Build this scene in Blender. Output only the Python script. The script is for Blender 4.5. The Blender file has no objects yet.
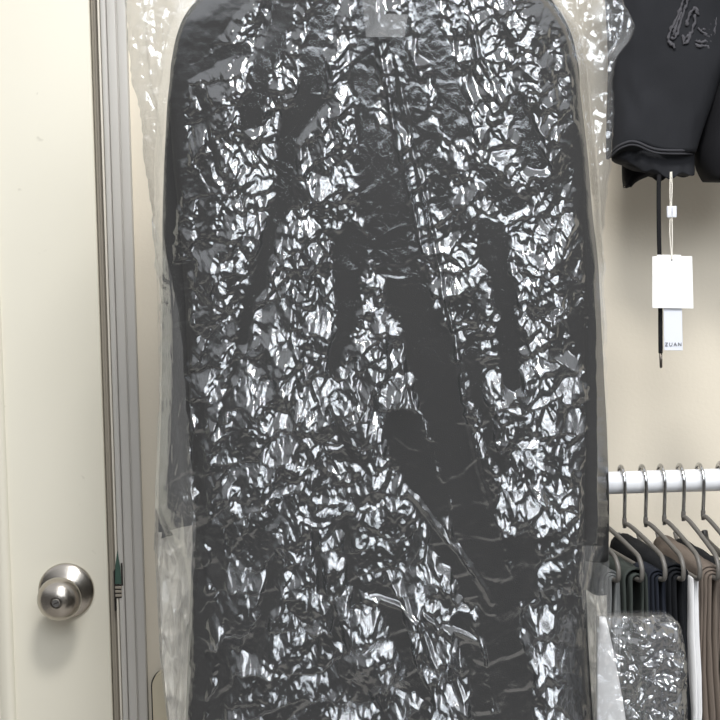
import bpy, bmesh, math, random
import numpy as np
from mathutils import Vector, Matrix, Euler

random.seed(7)
R = math.radians
scene = bpy.context.scene
col = scene.collection

# ------------------------------------------------------------------ camera
FPX = 1525.0
cam_d = bpy.data.cameras.new('camera')
cam_d.sensor_width = 36.0
cam_d.lens = FPX / 720.0 * 36.0
cam_d.clip_start = 0.02
cam = bpy.data.objects.new('camera', cam_d)
col.objects.link(cam)
CAM = Vector((0.0, -1.80, 1.41))
ROT = (Matrix.Rotation(R(90 - 4.4), 3, 'X') @ Matrix.Rotation(R(-1.15), 3, 'Z'))
cam.matrix_world = Matrix.Translation(CAM) @ ROT.to_4x4()
scene.camera = cam

# ------------------------------------------------------------------ world, lights, exposure
w = bpy.data.worlds.new('room_ambient'); scene.world = w
w.use_nodes = True
_nt = w.node_tree; _bg = _nt.nodes['Background']
_tc = _nt.nodes.new('ShaderNodeTexCoord'); _sx = _nt.nodes.new('ShaderNodeSeparateXYZ'); _rp = _nt.nodes.new('ShaderNodeValToRGB')
_nt.links.new(_tc.outputs['Generated'], _sx.inputs[0])
_mr = _nt.nodes.new('ShaderNodeMapRange'); _mr.inputs['From Min'].default_value = -1.0; _mr.inputs['From Max'].default_value = 1.0
_nt.links.new(_sx.outputs['Z'], _mr.inputs['Value']); _nt.links.new(_mr.outputs[0], _rp.inputs[0]); _nt.links.new(_rp.outputs[0], _bg.inputs[0])
# a dim shop room: darker floor and goods below, pale ceiling above
_e = _rp.color_ramp.elements
_e[0].position = 0.0; _e[0].color = (.34, .33, .31, 1)
_e[1].position = 1.0; _e[1].color = (.83, .84, .86, 1)
for p_, c_ in ((.22, (.24, .235, .23, 1)), (.40, (.15, .145, .14, 1)), (.62, (.14, .135, .13, 1)), (.70, (.34, .35, .36, 1)), (.78, (.84, .85, .87, 1))):
    q_ = _e.new(p_); q_.color = c_
_bg.inputs[1].default_value = 0.85

def area(name, loc, target, sx, sy, power, color):
    l = bpy.data.lights.new(name, 'AREA')
    l.shape = 'RECTANGLE'; l.size = sx; l.size_y = sy
    l.energy = power; l.color = color
    o = bpy.data.objects.new(name, l); col.objects.link(o)
    o.location = loc
    d = Vector(target) - Vector(loc)
    o.rotation_euler = d.to_track_quat('-Z', 'Y').to_euler()
    return o
# ceiling panels of the shop: the nearest one, then the row behind the camera; last, an added far light
area('panel_light', (0.10, -1.15, 2.55), (0.10, -1.15, 0), 0.34, 0.30, 24.0, (1.0, 0.98, 0.94))
area('panel_light', (0.85, -2.45, 2.75), (0.85, -2.2, 0), 2.4, 1.3, 36.0, (0.95, 0.97, 1.0))
area('panel_light', (1.0, -4.3, 3.15), (0.7, -2.0, 1.3), 3.2, 1.6, 60.0, (0.90, 0.95, 1.0))  # added wide light, placed so the film facets catch bright reflections

scene.view_settings.view_transform = 'Standard'
scene.view_settings.look = 'None'
scene.view_settings.exposure = 0.10
scene.view_settings.gamma = 1.0
scene.view_settings.use_curve_mapping = False

# ------------------------------------------------------------------ helpers
Rn = np.array([list(r) for r in ROT])
Cn = np.array(list(CAM))
def atn(px, py, y):
    """points at depth y (world) seen at photo position px, py (arrays)"""
    px, py, y = np.broadcast_arrays(np.asarray(px, float), np.asarray(py, float), np.asarray(y, float))
    d = np.stack([(px - 360) / FPX, -(py - 360) / FPX, -np.ones_like(px)], -1) @ Rn.T
    k = (y - Cn[1]) / d[..., 1]
    return Cn + d * k[..., None]
def at(px, py, y):
    return Vector(atn(px, py, y).tolist())

def tag(o, label=None, cat=None, group=None, kind=None):
    if label: o['label'] = label
    if cat: o['category'] = cat
    if group: o['group'] = group
    if kind: o['kind'] = kind
    return o
def empty(name, loc):
    o = bpy.data.objects.new(name, None); col.objects.link(o)
    o.location = loc; o.empty_display_size = 0.05
    return o
def link(name, me, mat, parent=None, smooth=True):
    o = bpy.data.objects.new(name, me); col.objects.link(o)
    if mat: me.materials.append(mat)
    if smooth:
        me.polygons.foreach_set('use_smooth', [True] * len(me.polygons))
    if parent:
        bpy.context.view_layer.update()
        o.parent = parent
        o.matrix_parent_inverse = Matrix.Translation(parent.location).inverted()
    return o
def bm_obj(name, bm, mat, parent=None, smooth=True, auto=None):
    bmesh.ops.recalc_face_normals(bm, faces=bm.faces)
    if auto is not None:
        bm.edges.ensure_lookup_table()
        for e in bm.edges:
            if len(e.link_faces) == 2 and e.calc_face_angle(0) > R(auto): e.smooth = False
    me = bpy.data.meshes.new(name); bm.to_mesh(me); bm.free()
    return link(name, me, mat, parent, smooth)
def box(bm, x0, x1, y0, y1, z0, z1, bev=0.0):
    m = bmesh.ops.create_cube(bm, size=1.0)
    vs = m['verts']
    for v in vs:
        v.co = Vector(((x0 + x1) / 2 + v.co.x * (x1 - x0), (y0 + y1) / 2 + v.co.y * (y1 - y0), (z0 + z1) / 2 + v.co.z * (z1 - z0)))
    if bev:
        es = list({e for v in vs for e in v.link_edges})
        bmesh.ops.bevel(bm, geom=es, offset=bev, segments=3, affect='EDGES', profile=0.5)
def tube(bm, pts, rad, n=10, smooth_pts=0, flat=1.0):
    """swept tube along pts; rad number or list"""
    P = [Vector(p) for p in pts]
    Rr = list(rad) if isinstance(rad, (list, tuple)) else [rad] * len(P)
    for _ in range(smooth_pts):
        Q, S = [P[0]], [Rr[0]]
        for i in range(len(P) - 1):
            Q += [P[i] * .75 + P[i + 1] * .25, P[i] * .25 + P[i + 1] * .75]
            S += [Rr[i] * .75 + Rr[i + 1] * .25, Rr[i] * .25 + Rr[i + 1] * .75]
        Q.append(P[-1]); S.append(Rr[-1])
        P, Rr = Q, S
    rings = []
    up = None
    for i, p in enumerate(P):
        t = (P[min(i + 1, len(P) - 1)] - P[max(i - 1, 0)]).normalized()
        if up is None:
            up = Vector((0, 1, 0)) if abs(t.y) < .9 else Vector((1, 0, 0))
        a = (up - t * up.dot(t)).normalized(); b = t.cross(a); up = a
        rings.append([bm.verts.new(p + (a * math.cos(k * 2 * math.pi / n) * flat + b * math.sin(k * 2 * math.pi / n)) * Rr[i]) for k in range(n)])
    for i in range(len(rings) - 1):
        for k in range(n):
            bm.faces.new((rings[i][k], rings[i][(k + 1) % n], rings[i + 1][(k + 1) % n], rings[i + 1][k]))
    bm.faces.new(rings[0][::-1]); bm.faces.new(rings[-1])
def lathe_y(bm, cx, cz, prof, n=48):
    """profile of (radius, y) turned about the axis along y through (cx, cz)"""
    rings = []
    for r, y in prof:
        if r < 1e-6:
            rings.append([bm.verts.new((cx, y, cz))])
        else:
            rings.append([bm.verts.new((cx + r * math.cos(k * 2 * math.pi / n), y, cz + r * math.sin(k * 2 * math.pi / n))) for k in range(n)])
    for a, b in zip(rings, rings[1:]):
        for k in range(n):
            k2 = (k + 1) % n
            if len(a) == 1: bm.faces.new((a[0], b[k], b[k2]))
            elif len(b) == 1: bm.faces.new((a[k], a[k2], b[0]))
            else: bm.faces.new((a[k], a[k2], b[k2], b[k]))
def grid_mesh(name, P, wrap=False):
    """mesh from an (m, n, 3) array of points"""
    m, n, _ = P.shape
    idx = np.arange(m * n).reshape(m, n)
    if wrap:
        nx = np.roll(idx, -1, axis=1)
        f = np.stack([idx[:-1], nx[:-1], nx[1:], idx[1:]], -1).reshape(-1, 4)
    else:
        f = np.stack([idx[:-1, :-1], idx[:-1, 1:], idx[1:, 1:], idx[1:, :-1]], -1).reshape(-1, 4)
    me = bpy.data.meshes.new(name)
    me.vertices.add(m * n); me.vertices.foreach_set('co', P.reshape(-1).astype(np.float32))
    me.loops.add(f.size); me.loops.foreach_set('vertex_index', f.reshape(-1).astype(np.int32))
    me.polygons.add(len(f))
    me.polygons.foreach_set('loop_start', np.arange(0, f.size, 4, dtype=np.int32))
    me.update(calc_edges=True); me.validate()
    return me
def loft(name, rows, yc, depth, mat, parent=None, nx=56, ny=60, power=2.6, bump=None, pyw=None, front_only=None):
    """closed body from photo outlines rows (py, xleft, xright); depth number or list of (py, depth)"""
    rows = np.array(rows, float)
    py = np.linspace(rows[0, 0], rows[-1, 0], ny)
    xl = np.interp(py, rows[:, 0], rows[:, 1]); xr = np.interp(py, rows[:, 0], rows[:, 2])
    k = np.array([.25, .5, .25])
    for _ in range(2):
        xl[1:-1] = np.convolve(xl, k, 'valid'); xr[1:-1] = np.convolve(xr, k, 'valid')
    dp = np.full(ny, depth) if np.isscalar(depth) else np.interp(py, *np.array(depth).T)
    th = np.linspace(0, 2 * np.pi, nx, endpoint=False)
    c, s = np.cos(th), np.sin(th)
    tx = np.sign(c) * np.abs(c) ** (2 / power); ty = np.sign(s) * np.abs(s) ** (2 / power)
    X = ((xl + xr) / 2)[:, None] + ((xr - xl) / 2)[:, None] * tx
    Y = -dp[:, None] * ty
    PY = np.repeat(py[:, None], nx, 1)
    if pyw is not None: PY = PY + pyw(np.repeat(tx[None], ny, 0), PY)
    if bump is not None: Y = Y - bump(X, PY) * (ty > 0)
    P = atn(X, PY, yc + Y * 0) ; P[..., 1] += Y
    me = grid_mesh(name, P, wrap=True)
    bm = bmesh.new(); bm.from_mesh(me)
    bm.verts.ensure_lookup_table()
    bmesh.ops.contextual_create(bm, geom=[bm.verts[i] for i in range(nx)])
    bmesh.ops.contextual_create(bm, geom=[bm.verts[(ny - 1) * nx + i] for i in range(nx)])
    bmesh.ops.recalc_face_normals(bm, faces=bm.faces)
    bm.to_mesh(me); bm.free()
    return link(name, me, mat, parent)

# noise on numpy arrays
_rt = {}
def _tab(seed):
    if seed not in _rt: _rt[seed] = np.random.default_rng(seed).uniform(-1, 1, (256, 256))
    return _rt[seed]
def vnoise(x, y, seed):
    t = _tab(seed); i = np.floor(x).astype(int); j = np.floor(y).astype(int)
    fx, fy = x - i, y - j; fx = fx * fx * (3 - 2 * fx); fy = fy * fy * (3 - 2 * fy)
    g = lambda a, b: t[(i + a) % 256, (j + b) % 256]
    return (g(0, 0) * (1 - fx) + g(1, 0) * fx) * (1 - fy) + (g(0, 1) * (1 - fx) + g(1, 1) * fx) * fy
def facet(x, y, seed):
    """continuous noise made of flat triangular facets"""
    t = _tab(seed); u = x - y / math.sqrt(3); v = 2 * y / math.sqrt(3)
    i = np.floor(u).astype(int); j = np.floor(v).astype(int); fu, fv = u - i, v - j
    g = lambda a, b: t[(i + a) % 256, (j + b) % 256]
    lo = g(0, 0) * (1 - fu - fv) + g(1, 0) * fu + g(0, 1) * fv
    hi = g(1, 1) * (fu + fv - 1) + g(1, 0) * (1 - fv) + g(0, 1) * (1 - fu)
    return np.where(fu + fv < 1, lo, hi)
def crumple(X, Y, seed, sizes=(30, 15, 8, 4.5), amps=(3.4, 2.0, 1.0, .45), warp=1.0):
    h = np.zeros_like(X)
    for k, (s, a) in enumerate(zip(sizes, amps)):
        an = 0.7 + 1.9 * k + seed
        c, q = math.cos(an), math.sin(an)
        wx = X + warp * s * .55 * vnoise(X / s / 1.3 + 7 * k, Y / s / 1.3, seed + 10 + k) + warp * s * 1.2 * vnoise(X / s / 4, Y / s / 4 + 3 * k, seed + 50 + k)
        wy = Y + warp * s * .55 * vnoise(X / s / 1.3, Y / s / 1.3 + 5 * k, seed + 20 + k) + warp * s * 1.2 * vnoise(X / s / 4 + 9 * k, Y / s / 4, seed + 60 + k)
        h += a * facet((wx * c - wy * q) / s, (wx * q + wy * c) / s, seed + 30 + k)
    return h
from mathutils.geometry import delaunay_2d_cdt
def shards(U, V, size, seed, sharp=1.0):
    """piecewise flat noise over a random triangulation in the u, v plane: straight creases, flat facets"""
    rg = np.random.default_rng(seed)
    u0, u1, v0, v1 = U.min() - 2 * size, U.max() + 2 * size, V.min() - 2 * size, V.max() + 2 * size
    gu, gv = np.meshgrid(np.arange(u0, u1, size), np.arange(v0, v1, size * .87))
    gu = gu + (np.arange(gu.shape[0]) % 2)[:, None] * size * .5
    pu = (gu + rg.uniform(-.62, .62, gu.shape) * size).ravel(); pv = (gv + rg.uniform(-.62, .62, gu.shape) * size).ravel()
    hv = rg.uniform(-1, 1, pu.size); hv = np.sign(hv) * np.abs(hv) ** .7
    res = delaunay_2d_cdt([Vector((a, b)) for a, b in zip(pu, pv)], [], [], 0, 1e-6)
    vs = np.array([list(v) for v in res[0]]); orig = res[3]
    hh = np.array([hv[o[0]] if o else 0.0 for o in orig])
    T = np.array(res[2])
    # regular lookup raster: index of the triangle under each raster cell
    q = 0.45
    nu, nv = int((u1 - u0) / q) + 2, int((v1 - v0) / q) + 2
    ras = np.zeros((nv, nu), np.float32)
    for a, b, c in T:
        A_, B_, C_ = vs[a], vs[b], vs[c]
        i0 = max(0, int((min(A_[0], B_[0], C_[0]) - u0) / q)); i1 = min(nu - 1, int((max(A_[0], B_[0], C_[0]) - u0) / q) + 1)
        j0 = max(0, int((min(A_[1], B_[1], C_[1]) - v0) / q)); j1 = min(nv - 1, int((max(A_[1], B_[1], C_[1]) - v0) / q) + 1)
        if i1 < i0 or j1 < j0: continue
        x = u0 + np.arange(i0, i1 + 1) * q; y = (v0 + np.arange(j0, j1 + 1) * q)[:, None]
        den = (B_[1] - C_[1]) * (A_[0] - C_[0]) + (C_[0] - B_[0]) * (A_[1] - C_[1])
        if abs(den) < 1e-9: continue
        la = ((B_[1] - C_[1]) * (x - C_[0]) + (C_[0] - B_[0]) * (y - C_[1])) / den
        lb = ((C_[1] - A_[1]) * (x - C_[0]) + (A_[0] - C_[0]) * (y - C_[1])) / den
        lc = 1 - la - lb
        m = (la >= -1e-6) & (lb >= -1e-6) & (lc >= -1e-6)
        sub = ras[j0:j1 + 1, i0:i1 + 1]
        sub[m] = (la * hh[a] + lb * hh[b] + lc * hh[c])[m]
    fx = np.clip((U - u0) / q, 0, nu - 1.01); fy = np.clip((V - v0) / q, 0, nv - 1.01)
    i = fx.astype(int); j = fy.astype(int); fx -= i; fy -= j
    return (ras[j, i] * (1 - fx) + ras[j, i + 1] * fx) * (1 - fy) + (ras[j + 1, i] * (1 - fx) + ras[j + 1, i + 1] * fx) * fy
def seg_dist(X, Y, pts):
    """distance to a polyline and position along it (0..1)"""
    best = np.full(X.shape, 1e9); pos = np.zeros(X.shape)
    n = len(pts) - 1
    for i in range(n):
        (ax, ay), (bx, by) = pts[i], pts[i + 1]
        dx, dy = bx - ax, by - ay
        t = np.clip(((X - ax) * dx + (Y - ay) * dy) / (dx * dx + dy * dy + 1e-9), 0, 1)
        d = np.hypot(X - ax - t * dx, Y - ay - t * dy)
        m = d < best
        best = np.where(m, d, best); pos = np.where(m, (i + t) / n, pos)
    return best, pos

# ------------------------------------------------------------------ materials
def new_mat(name):
    m = bpy.data.materials.new(name); m.use_nodes = True
    nt = m.node_tree
    return m, nt, nt.nodes, nt.links, nt.nodes['Principled BSDF']
def lin(c): return tuple(((v / 255) / 12.92 if v / 255 < .04045 else ((v / 255 + .055) / 1.055) ** 2.4) for v in c) + (1,)
def plain(name, rgb, rough=.6, metal=0.0, nscale=40, namt=.06, bump=0.0, bscale=300, aniso=None, rgb2=None, spec=.5):
    m, nt, N, L, b = new_mat(name)
    tc = N.new('ShaderNodeTexCoord')
    no = N.new('ShaderNodeTexNoise'); no.inputs['Scale'].default_value = nscale; no.inputs['Detail'].default_value = 5
    mp = N.new('ShaderNodeMapping'); mp.inputs['Scale'].default_value = aniso or (1, 1, 1)
    L.new(tc.outputs['Object'], mp.inputs[0]); L.new(mp.outputs[0], no.inputs['Vector'])
    mx = N.new('ShaderNodeMix'); mx.data_type = 'RGBA'
    c = lin(rgb)
    mx.inputs[6].default_value = tuple(v * (1 - namt) for v in c[:3]) + (1,)
    mx.inputs[7].default_value = lin(rgb2) if rgb2 else tuple(min(1, v * (1 + namt)) for v in c[:3]) + (1,)
    L.new(no.outputs[0], mx.inputs[0]); L.new(mx.outputs[2], b.inputs['Base Color'])
    b.inputs['Roughness'].default_value = rough; b.inputs['Metallic'].default_value = metal
    b.inputs['Specular IOR Level'].default_value = spec
    if bump:
        n2 = N.new('ShaderNodeTexNoise'); n2.inputs['Scale'].default_value = bscale; n2.inputs['Detail'].default_value = 4
        L.new(mp.outputs[0], n2.inputs['Vector'])
        bp = N.new('ShaderNodeBump'); bp.inputs['Strength'].default_value = bump; bp.inputs['Distance'].default_value = .002
        L.new(n2.outputs[0], bp.inputs['Height']); L.new(bp.outputs[0], b.inputs['Normal'])
    return m
def door_paint():
    m, nt, N, L, b = new_mat('cream_door_paint')
    tc = N.new('ShaderNodeTexCoord')
    big = N.new('ShaderNodeTexNoise'); big.inputs['Scale'].default_value = 3.0; big.inputs['Detail'].default_value = 3
    sp = N.new('ShaderNodeTexNoise'); sp.inputs['Scale'].default_value = 55; sp.inputs['Detail'].default_value = 2
    ar = N.new('ShaderNodeTexNoise'); ar.inputs['Scale'].default_value = 6.0
    for n in (big, sp, ar): L.new(tc.outputs['Object'], n.inputs['Vector'])
    r1 = N.new('ShaderNodeValToRGB'); r1.color_ramp.elements[0].position = .70; r1.color_ramp.elements[1].position = .76
    L.new(sp.outputs[0], r1.inputs[0])
    r2 = N.new('ShaderNodeValToRGB'); r2.color_ramp.elements[0].position = .50; r2.color_ramp.elements[1].position = .62
    L.new(ar.outputs[0], r2.inputs[0])
    mu = N.new('ShaderNodeMath'); mu.operation = 'MULTIPLY'; L.new(r1.outputs[0], mu.inputs[0]); L.new(r2.outputs[0], mu.inputs[1])
    mu2 = N.new('ShaderNodeMath'); mu2.operation = 'MULTIPLY'; mu2.inputs[1].default_value = .55; L.new(mu.outputs[0], mu2.inputs[0])
    mx = N.new('ShaderNodeMix'); mx.data_type = 'RGBA'
    mx.inputs[6].default_value = lin((224, 219, 203)); mx.inputs[7].default_value = lin((229, 225, 211))
    L.new(big.outputs[0], mx.inputs[0])
    m2 = N.new('ShaderNodeMix'); m2.data_type = 'RGBA'; m2.inputs[7].default_value = lin((120, 108, 88))
    L.new(mu2.outputs[0], m2.inputs[0]); L.new(mx.outputs[2], m2.inputs[6]); L.new(m2.outputs[2], b.inputs['Base Color'])
    b.inputs['Roughness'].default_value = .42
    return m
def film_mat(name, tint, refl, haze, rough, bump, bscale, through=.4, white=(.86, .87, .88, 1)):
    m, nt, N, L, b = new_mat(name)
    N.remove(b)
    out = N['Material Output']
    tc = N.new('ShaderNodeTexCoord')
    n1 = N.new('ShaderNodeTexNoise'); n1.inputs['Scale'].default_value = bscale; n1.inputs['Detail'].default_value = 3; n1.inputs['Distortion'].default_value = 1.2
    L.new(tc.outputs['Object'], n1.inputs['Vector'])
    bp = N.new('ShaderNodeBump'); bp.inputs['Strength'].default_value = bump; bp.inputs['Distance'].default_value = .0003
    L.new(n1.outputs[0], bp.inputs['Height'])
    fr = N.new('ShaderNodeFresnel'); fr.inputs['IOR'].default_value = 1.5; L.new(bp.outputs[0], fr.inputs['Normal'])
    mu = N.new('ShaderNodeMath'); mu.operation = 'MULTIPLY'; mu.inputs[1].default_value = refl; mu.use_clamp = True
    L.new(fr.outputs[0], mu.inputs[0])
    mn = N.new('ShaderNodeMath'); mn.operation = 'MINIMUM'; mn.inputs[1].default_value = .22; L.new(mu.outputs[0], mn.inputs[0])
    gl = N.new('ShaderNodeBsdfAnisotropic'); gl.inputs['Roughness'].default_value = rough; gl.inputs['Color'].default_value = (.95, .97, 1, 1)
    L.new(bp.outputs[0], gl.inputs['Normal'])
    tr = N.new('ShaderNodeBsdfTransparent'); tr.inputs[0].default_value = tint
    df = N.new('ShaderNodeBsdfDiffuse'); df.inputs[0].default_value = white
    tl = N.new('ShaderNodeBsdfTranslucent'); tl.inputs[0].default_value = white
    dm = N.new('ShaderNodeMixShader'); dm.inputs[0].default_value = through; L.new(df.outputs[0], dm.inputs[1]); L.new(tl.outputs[0], dm.inputs[2])
    a = N.new('ShaderNodeMixShader'); a.inputs[0].default_value = haze; L.new(tr.outputs[0], a.inputs[1]); L.new(dm.outputs[0], a.inputs[2])
    c = N.new('ShaderNodeMixShader'); L.new(mn.outputs[0], c.inputs[0]); L.new(a.outputs[0], c.inputs[1]); L.new(gl.outputs[0], c.inputs[2])
    L.new(c.outputs[0], out.inputs[0])
    return m
def fabric(name, rgb, scale=900, rgb2=None, rough=.9, sheen=.0, fleck=.25):
    m, nt, N, L, b = new_mat(name)
    tc = N.new('ShaderNodeTexCoord')
    wv = N.new('ShaderNodeTexNoise'); wv.inputs['Scale'].default_value = scale; wv.inputs['Detail'].default_value = 2
    bg = N.new('ShaderNodeTexNoise'); bg.inputs['Scale'].default_value = 14; bg.inputs['Detail'].default_value = 6
    L.new(tc.outputs['Object'], wv.inputs['Vector']); L.new(tc.outputs['Object'], bg.inputs['Vector'])
    c = lin(rgb); c2 = lin(rgb2) if rgb2 else tuple(v * 1.25 for v in c[:3]) + (1,)
    mx = N.new('ShaderNodeMix'); mx.data_type = 'RGBA'; mx.inputs[6].default_value = c; mx.inputs[7].default_value = c2
    ad = N.new('ShaderNodeMath'); ad.operation = 'MULTIPLY_ADD'; ad.inputs[1].default_value = fleck; L.new(wv.outputs[0], ad.inputs[0])
    mm = N.new('ShaderNodeMath'); mm.operation = 'MULTIPLY'; mm.inputs[1].default_value = 1 - fleck; L.new(bg.outputs[0], mm.inputs[0]); L.new(mm.outputs[0], ad.inputs[2])
    L.new(ad.outputs[0], mx.inputs[0]); L.new(mx.outputs[2], b.inputs['Base Color'])
    b.inputs['Roughness'].default_value = rough; b.inputs['Sheen Weight'].default_value = sheen; b.inputs['Specular IOR Level'].default_value = .2
    bp = N.new('ShaderNodeBump'); bp.inputs['Strength'].default_value = .35; bp.inputs['Distance'].default_value = .0008
    L.new(wv.outputs[0], bp.inputs['Height']); L.new(bp.outputs[0], b.inputs['Normal'])
    return m

M = dict(
    wall=plain('beige_wall_paint', (229, 220, 203), .75, nscale=2.5, namt=.03, bump=.12, bscale=220),
    door=door_paint(),
    casing=plain('grey_painted_frame', (190, 187, 182), .45, nscale=6, namt=.05, aniso=(6, 6, .5)),
    stop=plain('taupe_frame_stop', (150, 142, 130), .55, nscale=8, namt=.10, aniso=(6, 6, .6)),
    bead=plain('pale_frame_bead', (214, 208, 196), .5),
    gap=plain('dark_gap', (46, 42, 38), .9),
    steel=plain('brushed_steel', (182, 176, 168), .27, 1.0, nscale=60, namt=.08, bump=.06, bscale=900),
    strike=plain('dark_green_plate', (58, 84, 74), .5, nscale=60, namt=.2),
    chrome=plain('chrome', (205, 205, 205), .14, 1.0),
    wire=plain('grey_plastic_coated_wire', (99, 96, 92), .42, nscale=50, namt=.08),
    rail=plain('white_painted_pipe', (236, 238, 242), .3, nscale=8, namt=.02),
    floor=plain('grey_floor_tile', (150, 145, 138), .4, nscale=4, namt=.08),
    cream=plain('cream_plastic', (206, 197, 174), .5),
    coat=fabric('charcoal_wool', (40, 40, 41), 1200, (52, 52, 52)),
    denim=fabric('washed_black_denim', (30, 31, 34), 1500, (46, 47, 51), fleck=.4),
    blackcloth=fabric('black_jersey', (20, 20, 23), 1500, (27, 27, 30)),
    fray=fabric('frayed_thread', (58, 58, 63), 2500, (96, 95, 99), fleck=.8),
    stitch=fabric('hem_stitch', (48, 48, 52), 2500, (70, 70, 74), fleck=.7),
    cord=fabric('black_cord', (30, 30, 32), 2500),
    aglet=plain('dark_metal_tip', (110, 104, 98), .35, 1.0),
    card=plain('white_card', (246, 246, 246), .6, nscale=5, namt=.01),
    label=plain('cool_white_label', (228, 231, 240), .6, nscale=5, namt=.01),
    ink=plain('grey_ink', (110, 112, 118), .8),
    thread=plain('white_thread', (236, 232, 222), .8),
    t_grey=fabric('grey_trouser_cloth', (118, 120, 120), 1500),
    t_green=fabric('dark_green_cloth', (58, 63, 60), 1500),
    t_navy=fabric('navy_denim', (28, 31, 39), 1500, (42, 46, 56)),
    t_black=fabric('black_denim', (20, 21, 24), 1500, (30, 32, 36)),
    t_white=fabric('white_cotton', (230, 230, 232), 1500, (240, 240, 240)),
    t_brown=fabric('brown_cloth', (108, 98, 90), 1500, (123, 112, 103)),
    blackplastic=plain('black_plastic', (22, 22, 24), .4),
    film=film_mat('crinkled_clear_film', (.955, .96, .965, 1), 3.8, .018, .11, .35, 700),
    backfilm=film_mat('clear_back_film', (.95, .95, .945, 1), 1.8, .10, .2, .35, 300),
    cover=film_mat('clear_cover_film', (.95, .955, .96, 1), 4.6, .08, .11, .3, 420),
    gusset=film_mat('milky_gusset_film', (.95, .945, .93, 1), 1.6, .09, .16, .3, 300),
    fold=film_mat('added_creamy_film', (.95, .945, .92, 1), 1.4, .86, .2, .3, 300, .1, (.90, .86, .78, 1)),  # for the extra film sheet added to lighten the lower bag edges
    coverback=film_mat('clear_cover_back', (.97, .97, .97, 1), 1.6, .02, .15, .3, 300),
    tape=film_mat('frosted_tape', (.97, .97, .97, 1), 1.2, .15, .3, .1, 200),
)

# ------------------------------------------------------------------ the setting
def px_x(px, py=360, y=0.0): return at(px, py, y).x
XLEAF = px_x(101); XC0 = px_x(113.5); XC1 = px_x(138.0)
bm = bmesh.new(); box(bm, -1.6, 1.8, -2.6, 0.12, -0.05, 0.0)
tag(bm_obj('floor', bm, M['floor'], smooth=False), kind='structure')
bm = bmesh.new(); box(bm, XC0 + .004, 1.8, 0.0, 0.12, 0.0, 2.9)
tag(bm_obj('wall_back', bm, M['wall'], smooth=False), kind='structure')
# door frame: grooved grey casing, pale bead, taupe stop
ZT = 2.12
tr = tag(empty('trim_1', (XC0, 0, 0)), kind='structure')
bm = bmesh.new()
wd = XC1 - XC0
for a, b_, p in ((0.0, .22, .016), (.235, .60, .0135), (.625, 1.0, .0105)):
    box(bm, XC0 + wd * a, XC0 + wd * b_, -p, 0.06, 0, ZT, .0016)
box(bm, XC0 + wd * .1, XC0 + wd * .9, -.009, 0.05, 0, ZT - .002)
bm_obj('casing', bm, M['casing'], tr, auto=30)
bm = bmesh.new(); box(bm, XC0 - .0034, XC0 - .0008, -.015, .04, 0, ZT, .0008)
bm_obj('bead', bm, M['bead'], tr, auto=30)
bm = bmesh.new(); box(bm, XLEAF + .0012, XC0 - .0062, 0.002, .06, 0, ZT, .001)
box(bm, XLEAF + .006, XC0 - .0085, -.002, .05, 0, ZT, .001)
bm_obj('stop', bm, M['stop'], tr, auto=30)
bm = bmesh.new(); box(bm, XLEAF - .004, XC0 + .002, .012, .05, 0, ZT)
bm_obj('gap_backing', bm, M['gap'], tr)
# latch strike in the frame
zL = at(117, 590, 0).z
bm = bmesh.new()
x0, x1 = px_x(114.6, 570, -.016), px_x(120.2, 570, -.016)
yp = -.0168
vs = [(x0 + .0002, yp, zL + .011), (x1 + .0012, yp, zL + .011), (x1 + .0002, yp, zL + .032), (x1 - .0026, yp, zL + .050), (x1 - .0034, yp, zL + .046), (x0 + .0012, yp, zL + .034)]
f = bm.faces.new([bm.verts.new(v) for v in vs])
g = bmesh.ops.extrude_face_region(bm, geom=[f]); bmesh.ops.translate(bm, verts=[v for v in g['geom'] if isinstance(v, bmesh.types.BMVert)], vec=(0, .0155, 0))
bm_obj('strike_plate', bm, M['strike'], tr, smooth=False)
bm = bmesh.new()
box(bm, x1 + .0010, x1 + .0030, -.0172, -.004, zL + .009, zL + .036)
box(bm, x0 - .0006, x1 + .0008, -.0165, .002, zL - .006, zL + .0105)
box(bm, x0 - .0016, x0 - .0004, -.0162, .002, zL - .022, zL + .026)
bm_obj('strike_gap', bm, M['gap'], tr, smooth=False)
bm = bmesh.new()
for k in range(3):
    box(bm, x0 + .0002, x1 + .0012, -.0178, .002, zL - .0042 + k * .0048, zL - .0012 + k * .0048, .0005)
bm_obj('latch', bm, M['stop'], tr, auto=30)

# door leaf with knob
dr = tag(empty('door_1', (XLEAF - .4, 0, 0)), kind='structure')
bm = bmesh.new(); box(bm, XLEAF - .80, XLEAF, 0.0, .04, .008, ZT - .004, .0018)
bm_obj('leaf', bm, M['door'], dr, auto=30)
xm = px_x(3)
bm = bmesh.new()
prof = [(xm, 0.001), (xm - .0006, -.0035), (xm - .004, -.0065), (xm - .009, -.007), (xm - .012, -.005), (xm - .016, -.004), (xm - .020, .001)]
va = [bm.verts.new((x, y, .25)) for x, y in prof]; vb = [bm.verts.new((x, y, 1.95)) for x, y in prof]
for i in range(len(prof) - 1): bm.faces.new((va[i], va[i + 1], vb[i + 1], vb[i]))
bm.faces.new(va); bm.faces.new(vb[::-1])
bm_obj('panel_moulding', bm, M['door'], dr, auto=50)
kc = at(66.5, 590.5, 0.0)
kn = bm_obj('knob', (lambda b: (lathe_y(b, kc.x, kc.z, [(.0, -.0225), (.011, -.0225), (.0125, -.024), (.0145, -.028), (.0200, -.0318), (.0243, -.0375), (.0258, -.0435), (.0250, -.0495), (.0222, -.0548), (.0180, -.0592), (.0130, -.0620), (.0090, -.0634), (.0070, -.0638), (.0062, -.0628), (.0060, -.0605), (0, -.0605)]), b)[1])(bmesh.new()), M['steel'], dr, auto=60)
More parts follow.
